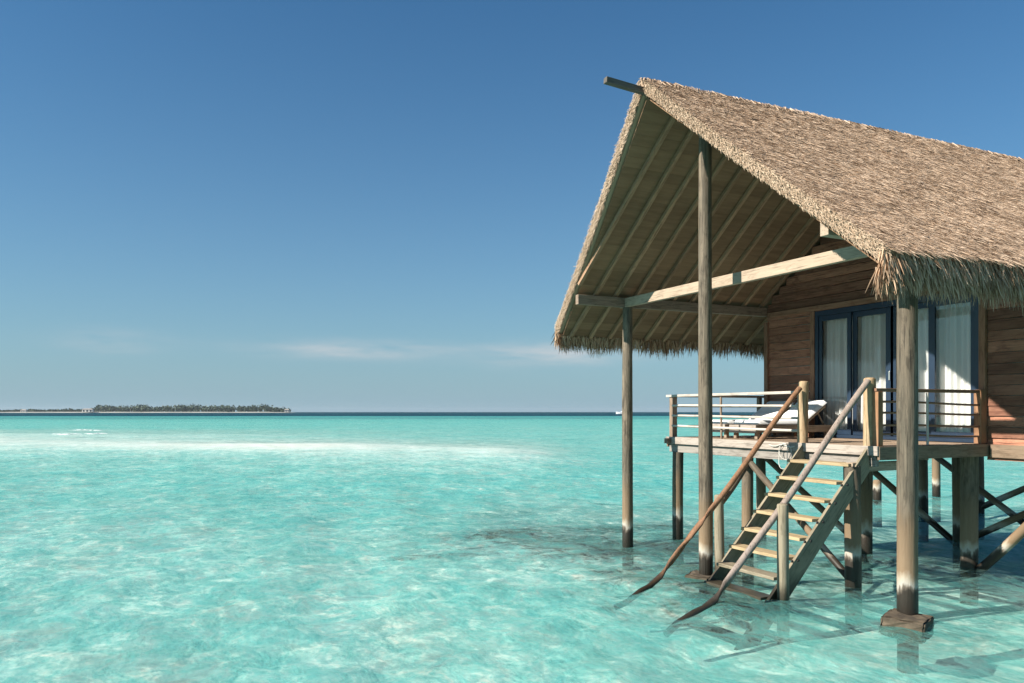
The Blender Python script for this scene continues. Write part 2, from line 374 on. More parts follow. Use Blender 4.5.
def water_mat():
    m, nt, bs = newmat('lagoon_water'); nt.nodes.remove(bs); out = nt.nodes['Material Output']
    g = N(nt, 'ShaderNodeNewGeometry'); P = g.outputs['Position']
    d = N(nt, 'ShaderNodeAttribute', attribute_name='depth').outputs['Fac']
    fo = N(nt, 'ShaderNodeAttribute', attribute_name='focus').outputs['Fac']
    cam_d = N(nt, 'ShaderNodeVectorMath', operation='LENGTH'); nt.links.new(P, cam_d.inputs[0])
    # ripples
    v1 = mapping(nt, P, (1.0, .55, 1)); n1 = noise(nt, v1, 2.2, 4, .6, .6); n2 = noise(nt, mapping(nt, P, (1, .6, 1)), 7.5, 4, .6, .5); n3 = noise(nt, mapping(nt, P, (1, .5, 1)), .35, 4, .6, .4)
    n4 = noise(nt, mapping(nt, P, (1, .6, 1)), 19, 2, .5)
    h = mth(nt, 'ADD', mth(nt, 'MULTIPLY', n4, .014), mth(nt, 'ADD', mth(nt, 'MULTIPLY', n1, .075), mth(nt, 'ADD', mth(nt, 'MULTIPLY', n2, .034), mth(nt, 'MULTIPLY', n3, .10))))
    bp = N(nt, 'ShaderNodeBump', i={'Strength': .95, 'Distance': 1.0}); nt.links.new(h, bp.inputs['Height'])
    # light lost on the way through the water: Beer-Lambert over the local depth
    # lens effect of the ripples: focused light painted as noise into the water's colours
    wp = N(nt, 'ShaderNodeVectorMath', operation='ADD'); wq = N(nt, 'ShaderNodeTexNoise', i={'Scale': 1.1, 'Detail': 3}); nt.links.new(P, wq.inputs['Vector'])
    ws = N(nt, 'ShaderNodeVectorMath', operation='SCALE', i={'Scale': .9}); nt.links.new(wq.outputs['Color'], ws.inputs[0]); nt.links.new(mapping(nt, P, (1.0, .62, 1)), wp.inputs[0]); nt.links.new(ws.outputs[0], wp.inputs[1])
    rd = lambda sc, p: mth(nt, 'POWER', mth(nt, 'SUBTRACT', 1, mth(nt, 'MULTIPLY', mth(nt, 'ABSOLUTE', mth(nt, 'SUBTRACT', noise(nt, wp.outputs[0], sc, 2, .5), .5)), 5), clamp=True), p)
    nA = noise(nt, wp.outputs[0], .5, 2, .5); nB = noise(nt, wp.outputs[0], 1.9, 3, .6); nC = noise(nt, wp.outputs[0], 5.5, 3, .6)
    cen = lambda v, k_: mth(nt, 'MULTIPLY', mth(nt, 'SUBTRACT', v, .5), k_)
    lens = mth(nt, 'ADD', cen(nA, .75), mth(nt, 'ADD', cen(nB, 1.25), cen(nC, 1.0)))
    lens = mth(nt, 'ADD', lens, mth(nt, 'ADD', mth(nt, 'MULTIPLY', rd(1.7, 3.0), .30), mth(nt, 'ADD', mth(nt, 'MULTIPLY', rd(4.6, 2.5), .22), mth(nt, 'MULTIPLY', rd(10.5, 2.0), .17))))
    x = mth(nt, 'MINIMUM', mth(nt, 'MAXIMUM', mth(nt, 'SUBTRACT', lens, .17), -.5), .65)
    d = mth(nt, 'MULTIPLY', d, mth(nt, 'MULTIPLY_ADD', x, -1.35, .95))           # whiter tint where ripple light is painted bright, deeper where dark
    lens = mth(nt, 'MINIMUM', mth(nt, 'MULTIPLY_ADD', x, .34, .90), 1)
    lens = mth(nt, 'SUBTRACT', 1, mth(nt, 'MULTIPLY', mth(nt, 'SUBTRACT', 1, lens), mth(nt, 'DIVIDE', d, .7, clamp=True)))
    k = (.54, .042, .056)
    cb = N(nt, 'ShaderNodeCombineXYZ')
    for i in range(3): nt.links.new(mth(nt, 'POWER', 2.71828, mth(nt, 'MULTIPLY', d, -k[i])), cb.inputs[i])
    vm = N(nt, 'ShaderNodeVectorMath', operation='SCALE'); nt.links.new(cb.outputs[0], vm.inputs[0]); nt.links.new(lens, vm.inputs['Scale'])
    tr = N(nt, 'ShaderNodeBsdfTransparent'); nt.links.new(vm.outputs[0], tr.inputs[0])
    rf = N(nt, 'ShaderNodeBsdfRefraction', i={'IOR': 1.25, 'Roughness': .02}); nt.links.new(vm.outputs[0], rf.inputs[0]); nt.links.new(bp.outputs[0], rf.inputs['Normal'])
    mr = N(nt, 'ShaderNodeMixShader'); nt.links.new(mth(nt, 'MULTIPLY', mth(nt, 'DIVIDE', d, .8, clamp=True), .40), mr.inputs[0]); nt.links.new(tr.outputs[0], mr.inputs[1]); nt.links.new(rf.outputs[0], mr.inputs[2])
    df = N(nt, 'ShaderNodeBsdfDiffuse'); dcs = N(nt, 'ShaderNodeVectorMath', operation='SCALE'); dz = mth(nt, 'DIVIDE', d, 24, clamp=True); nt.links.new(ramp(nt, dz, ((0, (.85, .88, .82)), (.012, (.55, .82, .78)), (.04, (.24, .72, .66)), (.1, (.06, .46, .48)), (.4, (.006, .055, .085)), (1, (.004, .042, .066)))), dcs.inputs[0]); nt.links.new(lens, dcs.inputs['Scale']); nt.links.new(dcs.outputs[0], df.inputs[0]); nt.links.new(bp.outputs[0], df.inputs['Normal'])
    body = mth(nt, 'SUBTRACT', 1, mth(nt, 'POWER', 2.71828, mth(nt, 'MULTIPLY', mth(nt, 'POWER', d, 1.5), -.22)))
    m1 = N(nt, 'ShaderNodeMixShader'); nt.links.new(body, m1.inputs[0]); nt.links.new(mr.outputs[0], m1.inputs[1]); nt.links.new(df.outputs[0], m1.inputs[2])
    gl = N(nt, 'ShaderNodeBsdfGlossy', i={'Roughness': .06}); nt.links.new(bp.outputs[0], gl.inputs['Normal'])
    lw = N(nt, 'ShaderNodeLayerWeight', i={'Blend': .5}); nt.links.new(bp.outputs[0], lw.inputs['Normal'])
    frs = mth(nt, 'MULTIPLY_ADD', mth(nt, 'POWER', lw.outputs['Facing'], 5), .96, .02)
    fac = mth(nt, 'MULTIPLY', mth(nt, 'MINIMUM', mth(nt, 'MULTIPLY', frs, .75), .15), mth(nt, 'MULTIPLY_ADD', dz, -.65, 1))
    m2 = N(nt, 'ShaderNodeMixShader'); nt.links.new(fac, m2.inputs[0]); nt.links.new(m1.outputs[0], m2.inputs[1]); nt.links.new(gl.outputs[0], m2.inputs[2])
    nt.links.new(m2.outputs[0], out.inputs[0])
    return m
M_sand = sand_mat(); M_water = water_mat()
setp(link('seabed', gridmesh(560, 7, (6, 10), bed), M_sand, smooth=True), 'pale sand seabed with dark weedy patches under shallow water', 'seabed', kind='structure')
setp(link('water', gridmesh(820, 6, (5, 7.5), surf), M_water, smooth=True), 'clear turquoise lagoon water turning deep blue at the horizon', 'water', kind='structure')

# ------------------------------------------------------------------ the bungalow
YM, ZR = 9.73, 7.36
hut = empty('overwater_bungalow', (8.46, YM, 0), 'thatched timber bungalow standing on poles over the turquoise lagoon', 'bungalow')
XB = 18.5
YNE, YFE, ZEN, ZEF = 5.79, 13.93, 4.20, 4.19; XNE, XFE = 7.0, 7.58                  # eaves: top of thatch
def vergeX(y):
    t = (y-YM)/(YNE-YM) if y < YM else (y-YM)/(YFE-YM)
    return 6.70 + t*((XNE if y < YM else XFE) - 6.70)
TH = .20
def slope_np(side, nu, nv):
    ye = YNE if side < 0 else YFE
    u = np.linspace(0, 1, nu); v = np.linspace(0, 1, nv); U, V = np.meshgrid(u, v, indexing='ij')
    Y = YM + (ye-YM)*V; xe = XNE if side < 0 else XFE; ZE = ZEN if side < 0 else ZEF
    X0 = 6.70+(xe-6.70)*V; X = X0+(XB-X0)*U; Z = ZR+(ZE-ZR)*V - .05*np.sin(V*np.pi)
    return X, Y, Z
def thatch_body(side):
    nu, nv = 120, 46; X, Y, Z = slope_np(side, nu, nv)
    Zt = Z + .05*(vnoise(X*1.6, Y*2.2, 41)-.5) + .03*(vnoise(X*.5, Y*.6, 43)-.5)
    Xt = X.copy(); Xt[0] += .05*(vnoise(Y[0]*6, Y[0]*0, 44)-.5)
    Zb = Z - TH; Xb = X.copy(); Xb[0] += .05
    T = np.stack([Xt, Y, Zt], -1).reshape(-1, 3); Bm = np.stack([Xb, Y, Zb], -1).reshape(-1, 3)
    i = np.arange(nu*nv).reshape(nu, nv); o = nu*nv
    q = lambda a, b, c, d: np.stack([a, b, c, d], -1).reshape(-1, 4)
    F = [q(i[:-1, :-1], i[1:, :-1], i[1:, 1:], i[:-1, 1:]), q(i[:-1, :-1]+o, i[:-1, 1:]+o, i[1:, 1:]+o, i[1:, :-1]+o),
         q(i[0, :-1], i[0, 1:], i[0, 1:]+o, i[0, :-1]+o), q(i[-1, :-1], i[-1, :-1]+o, i[-1, 1:]+o, i[-1, 1:]),
         q(i[:-1, -1], i[1:, -1], i[1:, -1]+o, i[:-1, -1]+o)]
    F = np.concatenate(F)
    if side > 0: F = F[:, ::-1]
    return np.concatenate([T, Bm]), F
def blades(P, D, Wd, L, w, lift, tip=.25, bend=None):
    # P base, D direction, Wd side vector, L length, w width, lift: vector raise at tip
    n = len(P); L = L[:, None]; w = w[:, None]
    a = P-Wd*w/2; b = P+Wd*w/2; mid = P+D*L*.55+lift*.35; e = P+D*L+lift
    V = np.stack([a, b, mid+Wd*w*.42, mid-Wd*w*.42, e+Wd*w*tip/2, e-Wd*w*tip/2], 1).reshape(-1, 3)
    k = np.arange(n)[:, None]*6
    F = np.concatenate([k+np.array([[0, 1, 2, 3]]), k+np.array([[3, 2, 4, 5]])])
    return V, F
def unit(v): return v/np.linalg.norm(v, axis=-1, keepdims=True)
def straw_on_slope(side, n, xmax=XB):
    ZE = ZEN if side < 0 else ZEF
    ye = YNE if side < 0 else YFE; v = rng.random(n)*1.0; x0 = 6.70+((XNE if side < 0 else XFE)-6.70)*v
    u = rng.random(n)**1.35; X = x0+.02+(xmax-x0)*u
    Y = YM+(ye-YM)*v; Z = ZR+(ZE-ZR)*v-.05*np.sin(v*np.pi)+.012+.05*(vnoise(X*1.6, Y*2.2, 41)-.5)+.03*(vnoise(X*.5, Y*.6, 43)-.5)
    dn = unit(np.array([[0, ye-YM, ZE-ZR]])); nr = np.array([[0, side*-dn[0, 2], abs(dn[0, 1])]]) if side > 0 else np.array([[0, dn[0, 2], -dn[0, 1]]])
    nr = unit(nr); nr = nr if nr[0, 2] > 0 else -nr
    ang = rng.normal(0, .27, n)[:, None]; ex = np.array([[1., 0, 0]])
    D = unit(dn*np.cos(ang)+ex*np.sin(ang)); Wd = unit(np.cross(D, nr) + nr*rng.normal(0, .5, (n, 1)))
    L = rng.uniform(.07, .23, n); w = rng.uniform(.004, .0105, n)
    return blades(np.stack([X, Y, Z], -1), D, Wd, L, w, nr*rng.uniform(.0, .03, (n, 1)))
def fringe(side, n, xmax=XB):
    ZE = ZEN if side < 0 else ZEF
    ye = YNE if side < 0 else YFE; X = (XNE if side < 0 else XFE)+rng.random(n)**1.25*(xmax-7.3)
    dep = rng.random(n); Y = ye + side*(.02-.15*dep); Z = ZE - .03 - .19*dep + side*(-.0) + .02*rng.normal(size=n)
    # shingled bundles: clumped length along the eave
    cl = vnoise(X*3.1, X*0+side, 61, 3)
    L = (.10+.235*cl+rng.uniform(-.09, .12, n))*(.8+.2*dep); ang = rng.normal(0, .26, n)+.5*(vnoise(X*1.7, X*0+3, 62, 3)-.5)*1.6; out = rng.uniform(.05, .62, n)*(1-.65*dep)
    D = unit(np.stack([np.sin(ang), side*out, -np.cos(ang)], -1)); Wd = unit(np.stack([np.cos(ang), rng.normal(0, .5, n), np.sin(ang)], -1))
    lift = np.stack([rng.normal(0, .02, n), np.zeros(n), -rng.uniform(0, .06, n)], -1)
    return blades(np.stack([X, Y, Z], -1), D, Wd, L, rng.uniform(.008, .022, n), lift, .15)
def verge_straw(side, n):
    ZE = ZEN if side < 0 else ZEF
    v = rng.random(n); ye = YNE if side < 0 else YFE; Y = YM+(ye-YM)*v; Z = ZR+(ZE-ZR)*v-.05*np.sin(v*np.pi); dep = rng.random(n)
    X = 6.70+((XNE if side < 0 else XFE)-6.70)*v - rng.uniform(-.02, .03, n)+.04*dep; Z = Z-TH*dep*.98+.015
    dn = unit(np.array([[.1, ye-YM, ZE-ZR]])); up = np.array([[0, 0, 1.]])
    ang = rng.normal(.1, .4, n)[:, None]
    D = unit(dn*np.cos(ang)-up*np.sin(ang)*.8 - np.array([[1., 0, 0]])*rng.uniform(-.1, .3, (n, 1)))
    Wd = unit(np.cross(D, np.array([[-1., 0, 0]]))+rng.normal(0, .35, (n, 3)))
    return blades(np.stack([X, Y, Z], -1), D, Wd, rng.uniform(.03, .085, n), rng.uniform(.004, .011, n), np.stack([-rng.uniform(0, .010, n), 0*v, 0*v], -1), .5)
def corner_tuft(side, n):
    ye = YNE if side < 0 else YFE; x0 = XNE if side < 0 else XFE; ZE = ZEN if side < 0 else ZEF
    P = np.stack([x0+rng.uniform(-.03, .25, n), ye-side*rng.uniform(-.02, .07, n), ZE-rng.uniform(.02, .26, n)], -1)
    D = unit(np.stack([rng.normal(-.03, .2, n), side*rng.uniform(-.1, .5, n), -np.ones(n)], -1))
    Wd = unit(np.cross(D, rng.normal(0, 1, (n, 3)))); L = rng.uniform(.10, .30, n)
    return blades(P, D, Wd, L, rng.uniform(.01, .026, n), np.zeros((n, 3)), .2)
def ridge_straw(n):
    X = 6.72+rng.random(n)*(XB-6.75); s = np.where(rng.random(n) < .7, -1, 1)
    P = np.stack([X, YM+s*rng.uniform(-.01, .05, n), ZR-.005+.02*rng.random(n)], -1)
    D = unit(np.stack([rng.normal(0, .6, n), s*np.ones(n), -.76*np.ones(n)], -1)); Wd = unit(np.cross(D, np.array([[0, 0, 1.]]))+rng.normal(0, .4, (n, 3)))
    return blades(P, D, Wd, rng.uniform(.08, .22, n), rng.uniform(.008, .018, n), np.stack([0*X, 0*X, rng.uniform(-.03, .004, n)], -1), .4)
def cat(parts):
    Vs, Fs, o = [], [], 0
    for V, F in parts: Vs.append(V); Fs.append(F+o); o += len(V)
    return np.concatenate(Vs), np.concatenate(Fs)
roof = link('roof', mesh_np(*cat([thatch_body(-1), thatch_body(1)])), M_under, hut)
link('thatch', mesh_np(*cat([straw_on_slope(-1, 165000), straw_on_slope(1, 9000), ridge_straw(5000)])), M_straw, roof)
link('verge', mesh_np(*cat([verge_straw(-1, 17000), verge_straw(1, 12000)])), M_verge, roof)
link('eave_fringe', mesh_np(*cat([fringe(-1, 12500), fringe(1, 9000), corner_tuft(-1, 380), corner_tuft(1, 240)])), M_fringe, roof)
# boarded ceiling under the thatch and the rafters that carry it
mb = MB()
for side in (-1, 1):
    ye = (YNE+.12) if side < 0 else (YFE-.12); nb = 26
    for k in range(nb):
        v0, v1 = k/nb, (k+.985)/nb
        y0, y1 = YM+(ye-YM)*v0, YM+(ye-YM)*v1
        zf = lambda y: ZR-TH-.055+((ZEN if side < 0 else ZEF)-ZR)*(y-YM)/((YNE if side < 0 else YFE)-YM)
        x0, x1 = vergeX(y0)+.10, vergeX(y1)+.10
        p = [(x0, y0, zf(y0)-.02), (XB-.1, y0, zf(y0)-.02), (XB-.1, y1, zf(y1)-.02), (x1, y1, zf(y1)-.02)]
        mb.hexa(p+[(a, b, c+.016) for a, b, c in p])
mb.build('ceiling', M_ceil, roof)
for side in (-1, 1):
    ye = (YNE+.16) if side < 0 else (YFE-.16)
    for k in range(12):
        x = 7.37+.445*k; ye = (YNE+.16) if side < 0 else (YFE-.16)
        zf = lambda y: ZR-TH-.12+((ZEN if side < 0 else ZEF)-ZR)*(y-YM)/((YNE if side < 0 else YFE)-YM)
        ys = YM+side*.06
        while x < vergeX(ye)+.05 and abs(ye-YM) > .3: ye -= side*.05      # cut short where the prow tapers
        if abs(ye-YM) < .5: continue
        beam('rafter', (x, ys, zf(ys)), (x, ye, zf(ye)), .07, .06, M_rafter, roof, .004, up=Vector((0, 0, 1)))
beam('ridge_pole', (6.08, YM, ZR-.135), (9.5, YM, ZR-.38), .09, .085, M_ridge, roof)
ZT = 4.48
beam('tie_beam', (8.46, 12.95, ZT+.085), (8.46, 6.62, ZT+.085), .09, .17, M_beam, hut)
beam('side_beam', (7.40, 12.82, ZT+.09), (11.93, 12.82, ZT+.09), .10, .18, M_beamd, hut)
beam('side_beam', (7.06, 6.66, ZT+.11), (11.9, 6.66, ZT+.085), .12, .20, M_beam, hut)
pole('roof_post', (8.50, 12.80, -1.3), (8.50, 12.80, ZT), .112, .092, M_pole, hut, seg=24)
pole('roof_post', (7.83, 9.68, -1.3), (7.86, 9.72, 7.02), .108, .098, M_pole, hut, seg=30)
pole('roof_post', (8.40, 6.64, -1.3), (8.32, 6.58, ZT+.1), .122, .112, M_pole, hut, seg=24)

# walls of lapped boards; the door opening is left free
XW, YW0, YW1, ZF, ZD = 11.93, 6.80, 12.75, 2.01, 4.315
DY0, DY1 = 8.01, 11.55                              # opening incl. wooden trim
def roof_under(y):
    return ZR-TH-.08+((ZEN if y < YM else ZEF)-ZR)*(y-YM)/((YNE if y < YM else YFE)-YM)
mb = MB(); ph = .165; z = 1.76
def lap(y0, y1, z0, z1):                         # one lapped board on the front wall, y0<y1, clipped by the roof line
    j = random.uniform(-.004, .004)
    zt = lambda y: min(z1, roof_under(y))
    if roof_under(y0) < z0+.02 and roof_under(y1) < z0+.02: return
    # clip ends to the roof slope
    def clipy(y, sgn):
        k = 0
        while roof_under(y) < z1 and k < 200 and sgn*(YM-y) > 0: y += sgn*.02; k += 1
        return y
    yb0, yb1 = y0, y1; yt0, yt1 = clipy(y0, 1), clipy(y1, -1)
    if yt1-yt0 < .02: return
    yb0 = yt0 if yt0 > y0+.001 else y0; yb1 = yt1 if yt1 < y1-.001 else y1
    mb.hexa([(XW-.026+j, yb0, z0), (XW-.026+j, yb1, z0), (XW+.03, yb1, z0), (XW+.03, yb0, z0), (XW-.006+j, yt0, z1-.02), (XW-.006+j, yt1, z1-.004), (XW+.03, yt1, z1-.02), (XW+.03, yt0, z1-.02)])
while z < 6.9:
    z1 = z+ph+random.uniform(-.012, .012)
    segs = [(YW0, DY0), (DY1, YW1)] if z1 <= ZD+.10 else [(YW0, YW1)]
    for a, b in segs:
        cuts = [a, b]
        if b-a > 2.2: cuts.insert(1, a+(b-a)*random.uniform(.3, .7))
        for c0, c1 in zip(cuts[:-1], cuts[1:]): lap(c0+.002, c1-.002, z, z1)
    z = z1
for yy in (YW0, YW1):                            # side walls
    z = 1.76
    while z < 4.55:
        j = random.uniform(-.003, .003); o = -.02 if yy == YW0 else .02
        mb.hexa([(XW+.035, yy+o+j, z), (17.5, yy+o+j, z), (17.5, yy, z), (XW+.035, yy, z), (XW+.035, yy+o*.3, z+ph-.004), (17.5, yy+o*.3, z+ph-.004), (17.5, yy-.001, z+ph-.004), (XW+.035, yy-.001, z+ph-.004)]); z += ph
wall = mb.build('wall', M_wall, hut)
mb = MB()                                        # room behind
mb.box(17.3, 17.35, YW0+.06, YW1-.06, 1.8, 4.6); mb.box(XW+.06, 17.3, YW0+.02, YW0+.06, 1.8, 4.6); mb.box(XW+.06, 17.3, YW1-.06, YW1-.02, 1.8, 4.6); mb.box(XW+.06, 17.3, YW0+.06, YW1-.06, 4.6, 4.64)
mb.box(XW+.035, XW+.05, YW0+.02, DY0, 1.8, 4.6); mb.box(XW+.035, XW+.05, DY1, YW1-.02, 1.8, 4.6); mb.box(XW+.035, XW+.05, DY0, DY1, ZD+.02, 4.6)
mb.build('room', M_int, wall)
beam('floor_beam', (XW-.05, YW0-.05, 1.90), (XW-.05, 7.93, 1.90), .06, .2, M_side, hut)
mb = MB(); mb.box(XW+.0, 17.5, YW0-.02, YW1+.02, 1.82, 1.98); mb.build('floor_slab', M_side, hut)
for y in (YW1, YW0):
    beam('corner_board', (XW-.02, y, 1.78), (XW-.02, y, 4.35), .10, .09, M_trim, wall)
# wooden trim round the doors
for a, b in (((XW-.035, DY0+.06, ZF+.004), (XW-.035, DY0+.06, ZD+.12)), ((XW-.035, DY1-.055, ZF+.004), (XW-.035, DY1-.055, ZD+.12))):
    beam('door_trim', a, b, .11, .06, M_trim, wall, up=Vector((1, 0, 0)))
beam('door_trim', (XW-.032, DY0-.01, ZD+.175), (XW-.032, YW1-.05, ZD+.175), .06, .105, M_trim, wall)
# sliding doors: four leaves in a blue outer frame
dy0, dy1 = 8.13, 11.44
mb = MB(); xf0, xf1 = XW-.05, XW+.09
mb.box(xf0, xf1, dy0, dy0+.06, ZF+.004, ZD+.115); mb.box(xf0, xf1, dy1-.08, dy1, ZF+.004, ZD+.115); mb.box(xf0, xf1, dy0+.06, dy1-.08, ZD+.02, ZD+.115); mb.box(xf0, xf1, dy0+.06, dy1-.08, ZF+.004, ZF+.06)
doorf = mb.build('door_frame', M_blue, hut, bevel=.004)
edges = [dy1-.082, 10.60, 9.76, 8.97, dy0+.062]; xo = (0.0, .05, .05, 0.0)
for i in range(4):
    y1, y0 = edges[i], edges[i+1]; x0 = XW-.03+xo[i]; x1 = x0+.042; st = (.075, .085, .075, .085); mb = MB(); z0, z1 = ZF+.064, ZD+.016
    lw = .11 if i == 1 else .07; rw = .11 if i == 2 else .07
    if i == 1: y0 -= .03
    if i == 2: y1 += .03
    sl, sr = (.085, .16) if i == 1 else ((.11, .085) if i == 2 else (.07, .085))
    mb.box(x0, x1, y1-sl, y1, z0, z1); mb.box(x0, x1, y0, y0+sr, z0, z1); mb.box(x0, x1, y0+sr, y1-sl, z1-.10, z1); mb.box(x0, x1, y0+sr, y1-sl, z0, z0+.10)
    dr = mb.build('sliding_door', M_blue, hut, bevel=.004)
    mb = MB(); mb.box(x0+.016, x0+.024, y0+sr-.01, y1-sl+.01, z0+.09, z1-.09); mb.build('glass_pane', M_glass, dr)
    if i == 1:
        yh = y0+.075 if i == 1 else y1-.075
        mb = MB(); mb.box(x0-.02, x0-.0, yh-.014, yh+.014, 3.05, 3.21); mb.build('door_handle', M_steel, dr, bevel=.004)
    # curtain: pleated sheet hanging behind the glass
    n = 90; ys = np.linspace(y0-.03, y1+.16, n); nz = 8; zs = np.linspace(z0+.03, z1-.03, nz)
    YY, ZZ = np.meshgrid(ys, zs, indexing='ij'); sprd = .55+.45*(ZZ-zs[0])/(zs[-1]-zs[0])
    XX = XW+.155+.030*np.sin(YY*56+1.4*np.sin(YY*9+i)+.35*np.sin(ZZ*1.3))+.02*np.sin(YY*23+ZZ*.8+i)
    k = np.arange(n*nz).reshape(n, nz); F = np.stack([k[:-1, :-1], k[1:, :-1], k[1:, 1:], k[:-1, 1:]], -1).reshape(-1, 4)
    link('curtain', mesh_np(np.stack([XX, YY, ZZ], -1).reshape(-1, 3), F), M_curt, dr, smooth=True)

# ------------------------------------------------------------------ sun deck on its piles
XD0, YD0, YD1 = 9.5, 8.0, 12.86
deck = empty('sun_deck', (XD0, 10.4, 0), 'raised plank sun deck on timber piles in front of the glass doors', 'deck')
mb = MB(); x = XD0+.01
while x < XW-.06:
    w = .135; mb.box(x, min(x+w, XW-.055), YD0+.02+random.uniform(-.01, .01), YD1+.03, ZF-.035, ZF+random.uniform(-.003, .002)); x += w+.008
mb.build('planks', M_deck, deck, bevel=.003)
beam('fascia_board', (XD0-.018, YD1+.06, ZF-.065), (XD0-.018, YD0-.03, ZF-.065), .035, .135, M_fascia, deck)
beam('joist', (XD0+.06, YD1+.02, ZF-.215), (XD0+.06, YD0+.05, ZF-.215), .07, .155, M_ledger, deck)
beam('joist', (10.6, YD1, ZF-.14), (10.6, YD0+.05, ZF-.14), .07, .17, M_beamd, deck)
beam('fascia_board', (XD0-.0, YD0-.02, ZF-.10), (XW+.9, YD0-.02, ZF-.10), .04, .19, M_side, deck)
beam('fascia_board', (XD0-.0, YD1+.055, ZF-.10), (XW+.0, YD1+.055, ZF-.10), .04, .19, M_side, deck)
beam('joist', (9.20, 8.22, ZF-.30), (10.4, 8.22, ZF-.30), .12, .13, M_beam, deck)
beam('joist', (XD0-.14, 12.78, ZF-.075), (11.7, 12.78, ZF-.125), .09, .10, M_beamd, deck)
PILES = [(9.58, 12.68, .11), (9.5, 10.62, .10), (9.27, 8.20, .115), (11.75, 12.75, .10), (11.72, 10.12, .115), (11.92, 8.32, .135), (14.4, 12.9, .10), (14.45, 10.28, .12),
         (17.1, 13.1, .12), (17.0, 10.3, .12), (19.0, 13.0, .12), (14.4, 7.6, .12), (11.95, 6.75, .12), (21.6, 16.1, .12)]
for x, y, r in PILES: pole('pile', (x, y, -1.5), (x+random.uniform(-.02, .02), y+random.uniform(-.02, .02), 1.83 if x > 11 else 1.72), r, r*.95, M_pile, deck, seg=16)
BR = [((9.5, 10.55, 1.62), (9.32, 8.26, .05), .055), ((11.75, 12.6, 1.55), (11.74, 10.2, .1), .06), ((14.4, 12.8, 1.6), (14.44, 10.35, -.05), .065), ((17.1, 13.0, 1.6), (17.0, 10.4, .0), .07),
      ((11.95, 6.85, 1.4), (11.93, 8.22, -.03), .075), ((14.45, 10.2, 0.0), (14.4, 7.7, 1.4), .065), ((19.0, 12.95, .12), (19.0, 10.6, 1.35), .075), ((9.46, 10.60, 1.58), (7.97, 9.50, 1.13), .045)]
for a, b, r in BR: pole('brace', a, b, r, r, M_brace if a[0] > 10 else M_pile, deck, n=10, seg=8)

st = pole('stub_post', (19.0, 16.0, -1.3), (19.0, 16.0, .58), .13, .11, M_pile, None, dome=True)
setp(st, 'short cut-off timber post standing alone in the water behind the deck', 'post')

# ------------------------------------------------------------------ railings
rl = empty('deck_railing', (XD0, 11.2, ZF), 'weathered white rail with three round bars along the sea edge of the deck', 'railing', 'railings round the deck')
XRL = XD0+.07; ZR1 = ZF+.80
beam('top_rail', (XRL, YD1+.12, ZR1), (XRL, 9.42, ZR1), .11, .045, M_rail, rl)
for k, z in enumerate((.60, .405, .205)):
    pole('bar', (XRL-.03, YD1-.06, ZF+z+.01), (XRL-.03, 9.5, ZF+z-.015), .022, .022, M_rail, rl, n=10, bend=.004)
beam('post', (XRL+.02, YD1-.02, ZF-.2), (XRL+.02, YD1-.02, ZR1-.024), .12, .10, M_beamd, rl)
beam('post', (XRL+.02, 9.50, ZF), (XRL+.02, 9.50, ZR1-.024), .10, .09, M_rail, rl)
pole('baluster', (XRL+.0, 11.40, ZF), (XRL+.0, 11.40, ZR1-.02), .02, .02, M_beamd, rl, n=8)
rf = empty('deck_railing', (10.6, YD1, ZF), 'dark far-side rail running from the sea corner back to the house wall', 'railing', 'railings round the deck')
beam('top_rail', (XRL+.08, YD1-.0, ZR1-.0), (XW-.04, YD1-.0, ZR1-.0), .10, .045, M_beamd, rf)
for z in (.60, .405, .205):
    pole('bar', (XRL+.1, YD1-.02, ZF+z), (XW-.05, YD1-.02, ZF+z), .02, .02, M_beamd, rf, n=8, bend=.004)
for x in (10.35, 11.8): beam('post', (x, YD1-.0, ZF), (x, YD1-.0, ZR1-.024), .08, .08, M_beamd, rf)
rs = empty('deck_railing', (10.6, YD0, ZF), 'brown near-side rail with thin sagging bars in front of the curtained doors', 'railing', 'railings round the deck')
YRS = YD0+.06
beam('top_rail', (9.52, YRS, ZR1), (11.8, YRS, ZR1), .06, .05, M_trim, rs)
for k, z in enumerate((.625, .47, .29, .15)):
    pole('bar', (9.6, YRS, ZF+z), (11.78, YRS, ZF+z-.02), .016, .016, M_trim, rs, n=8, bend=.022)
beam('post', (9.58, YRS, ZF), (9.58, YRS, ZR1+.0-.026), .10, .10, M_orange, rs)
beam('post', (11.82, YRS+.01, ZF), (11.82, YRS+.01, ZR1+.03), .12, .12, M_orange, rs)
pole('baluster', (10.58, YRS-.03, ZF), (10.58, YRS-.03, ZR1-.03), .018, .018, M_rail, rs, n=8)

# ------------------------------------------------------------------ stairs into the water
sc = empty('staircase', (8.6, 8.78, 0), 'open timber staircase with pole handrails going down into the lagoon', 'stairs')
YL, YRR = 9.38, 8.16
TR = [(9.26-.23*k, 1.765-.2475*k) for k in range(10)]
sl = -(TR[0][1]-TR[9][1])/(TR[0][0]-TR[9][0])
def stringer(y):
    p0 = Vector((9.50, y, 1.99)); d = Vector((-.23, 0, -.2475)).normalized()
    M, L = frame(p0, p0+d*3.6, Vector((0, 0, 1)))
    mb = MB(); w = .25
    # profile in X-Z: top edge starts at deck edge
    a = (9.505, 2.02); L = 3.75; dx, dz = d.x, d.z; nx, nz = -dz, dx      # normal pointing up-left
    if nz < 0: nx, nz = -nx, -nz
    pts = [a, (a[0]+dx*L, a[1]+dz*L), (a[0]+dx*L-nx*.27+.0, a[1]+dz*L-nz*.27), (a[0], a[1]-.38)]
    t = .05; vs = [(px, y-t/2, pz) for px, pz in pts]+[(px, y+t/2, pz) for px, pz in pts]
    mb.hexa(vs)
    inv = M.inverted(); mb.v = [tuple(inv @ Vector(v)) for v in mb.v]
    return mb.build('stringer', M_tan, sc, M, bevel=.006)
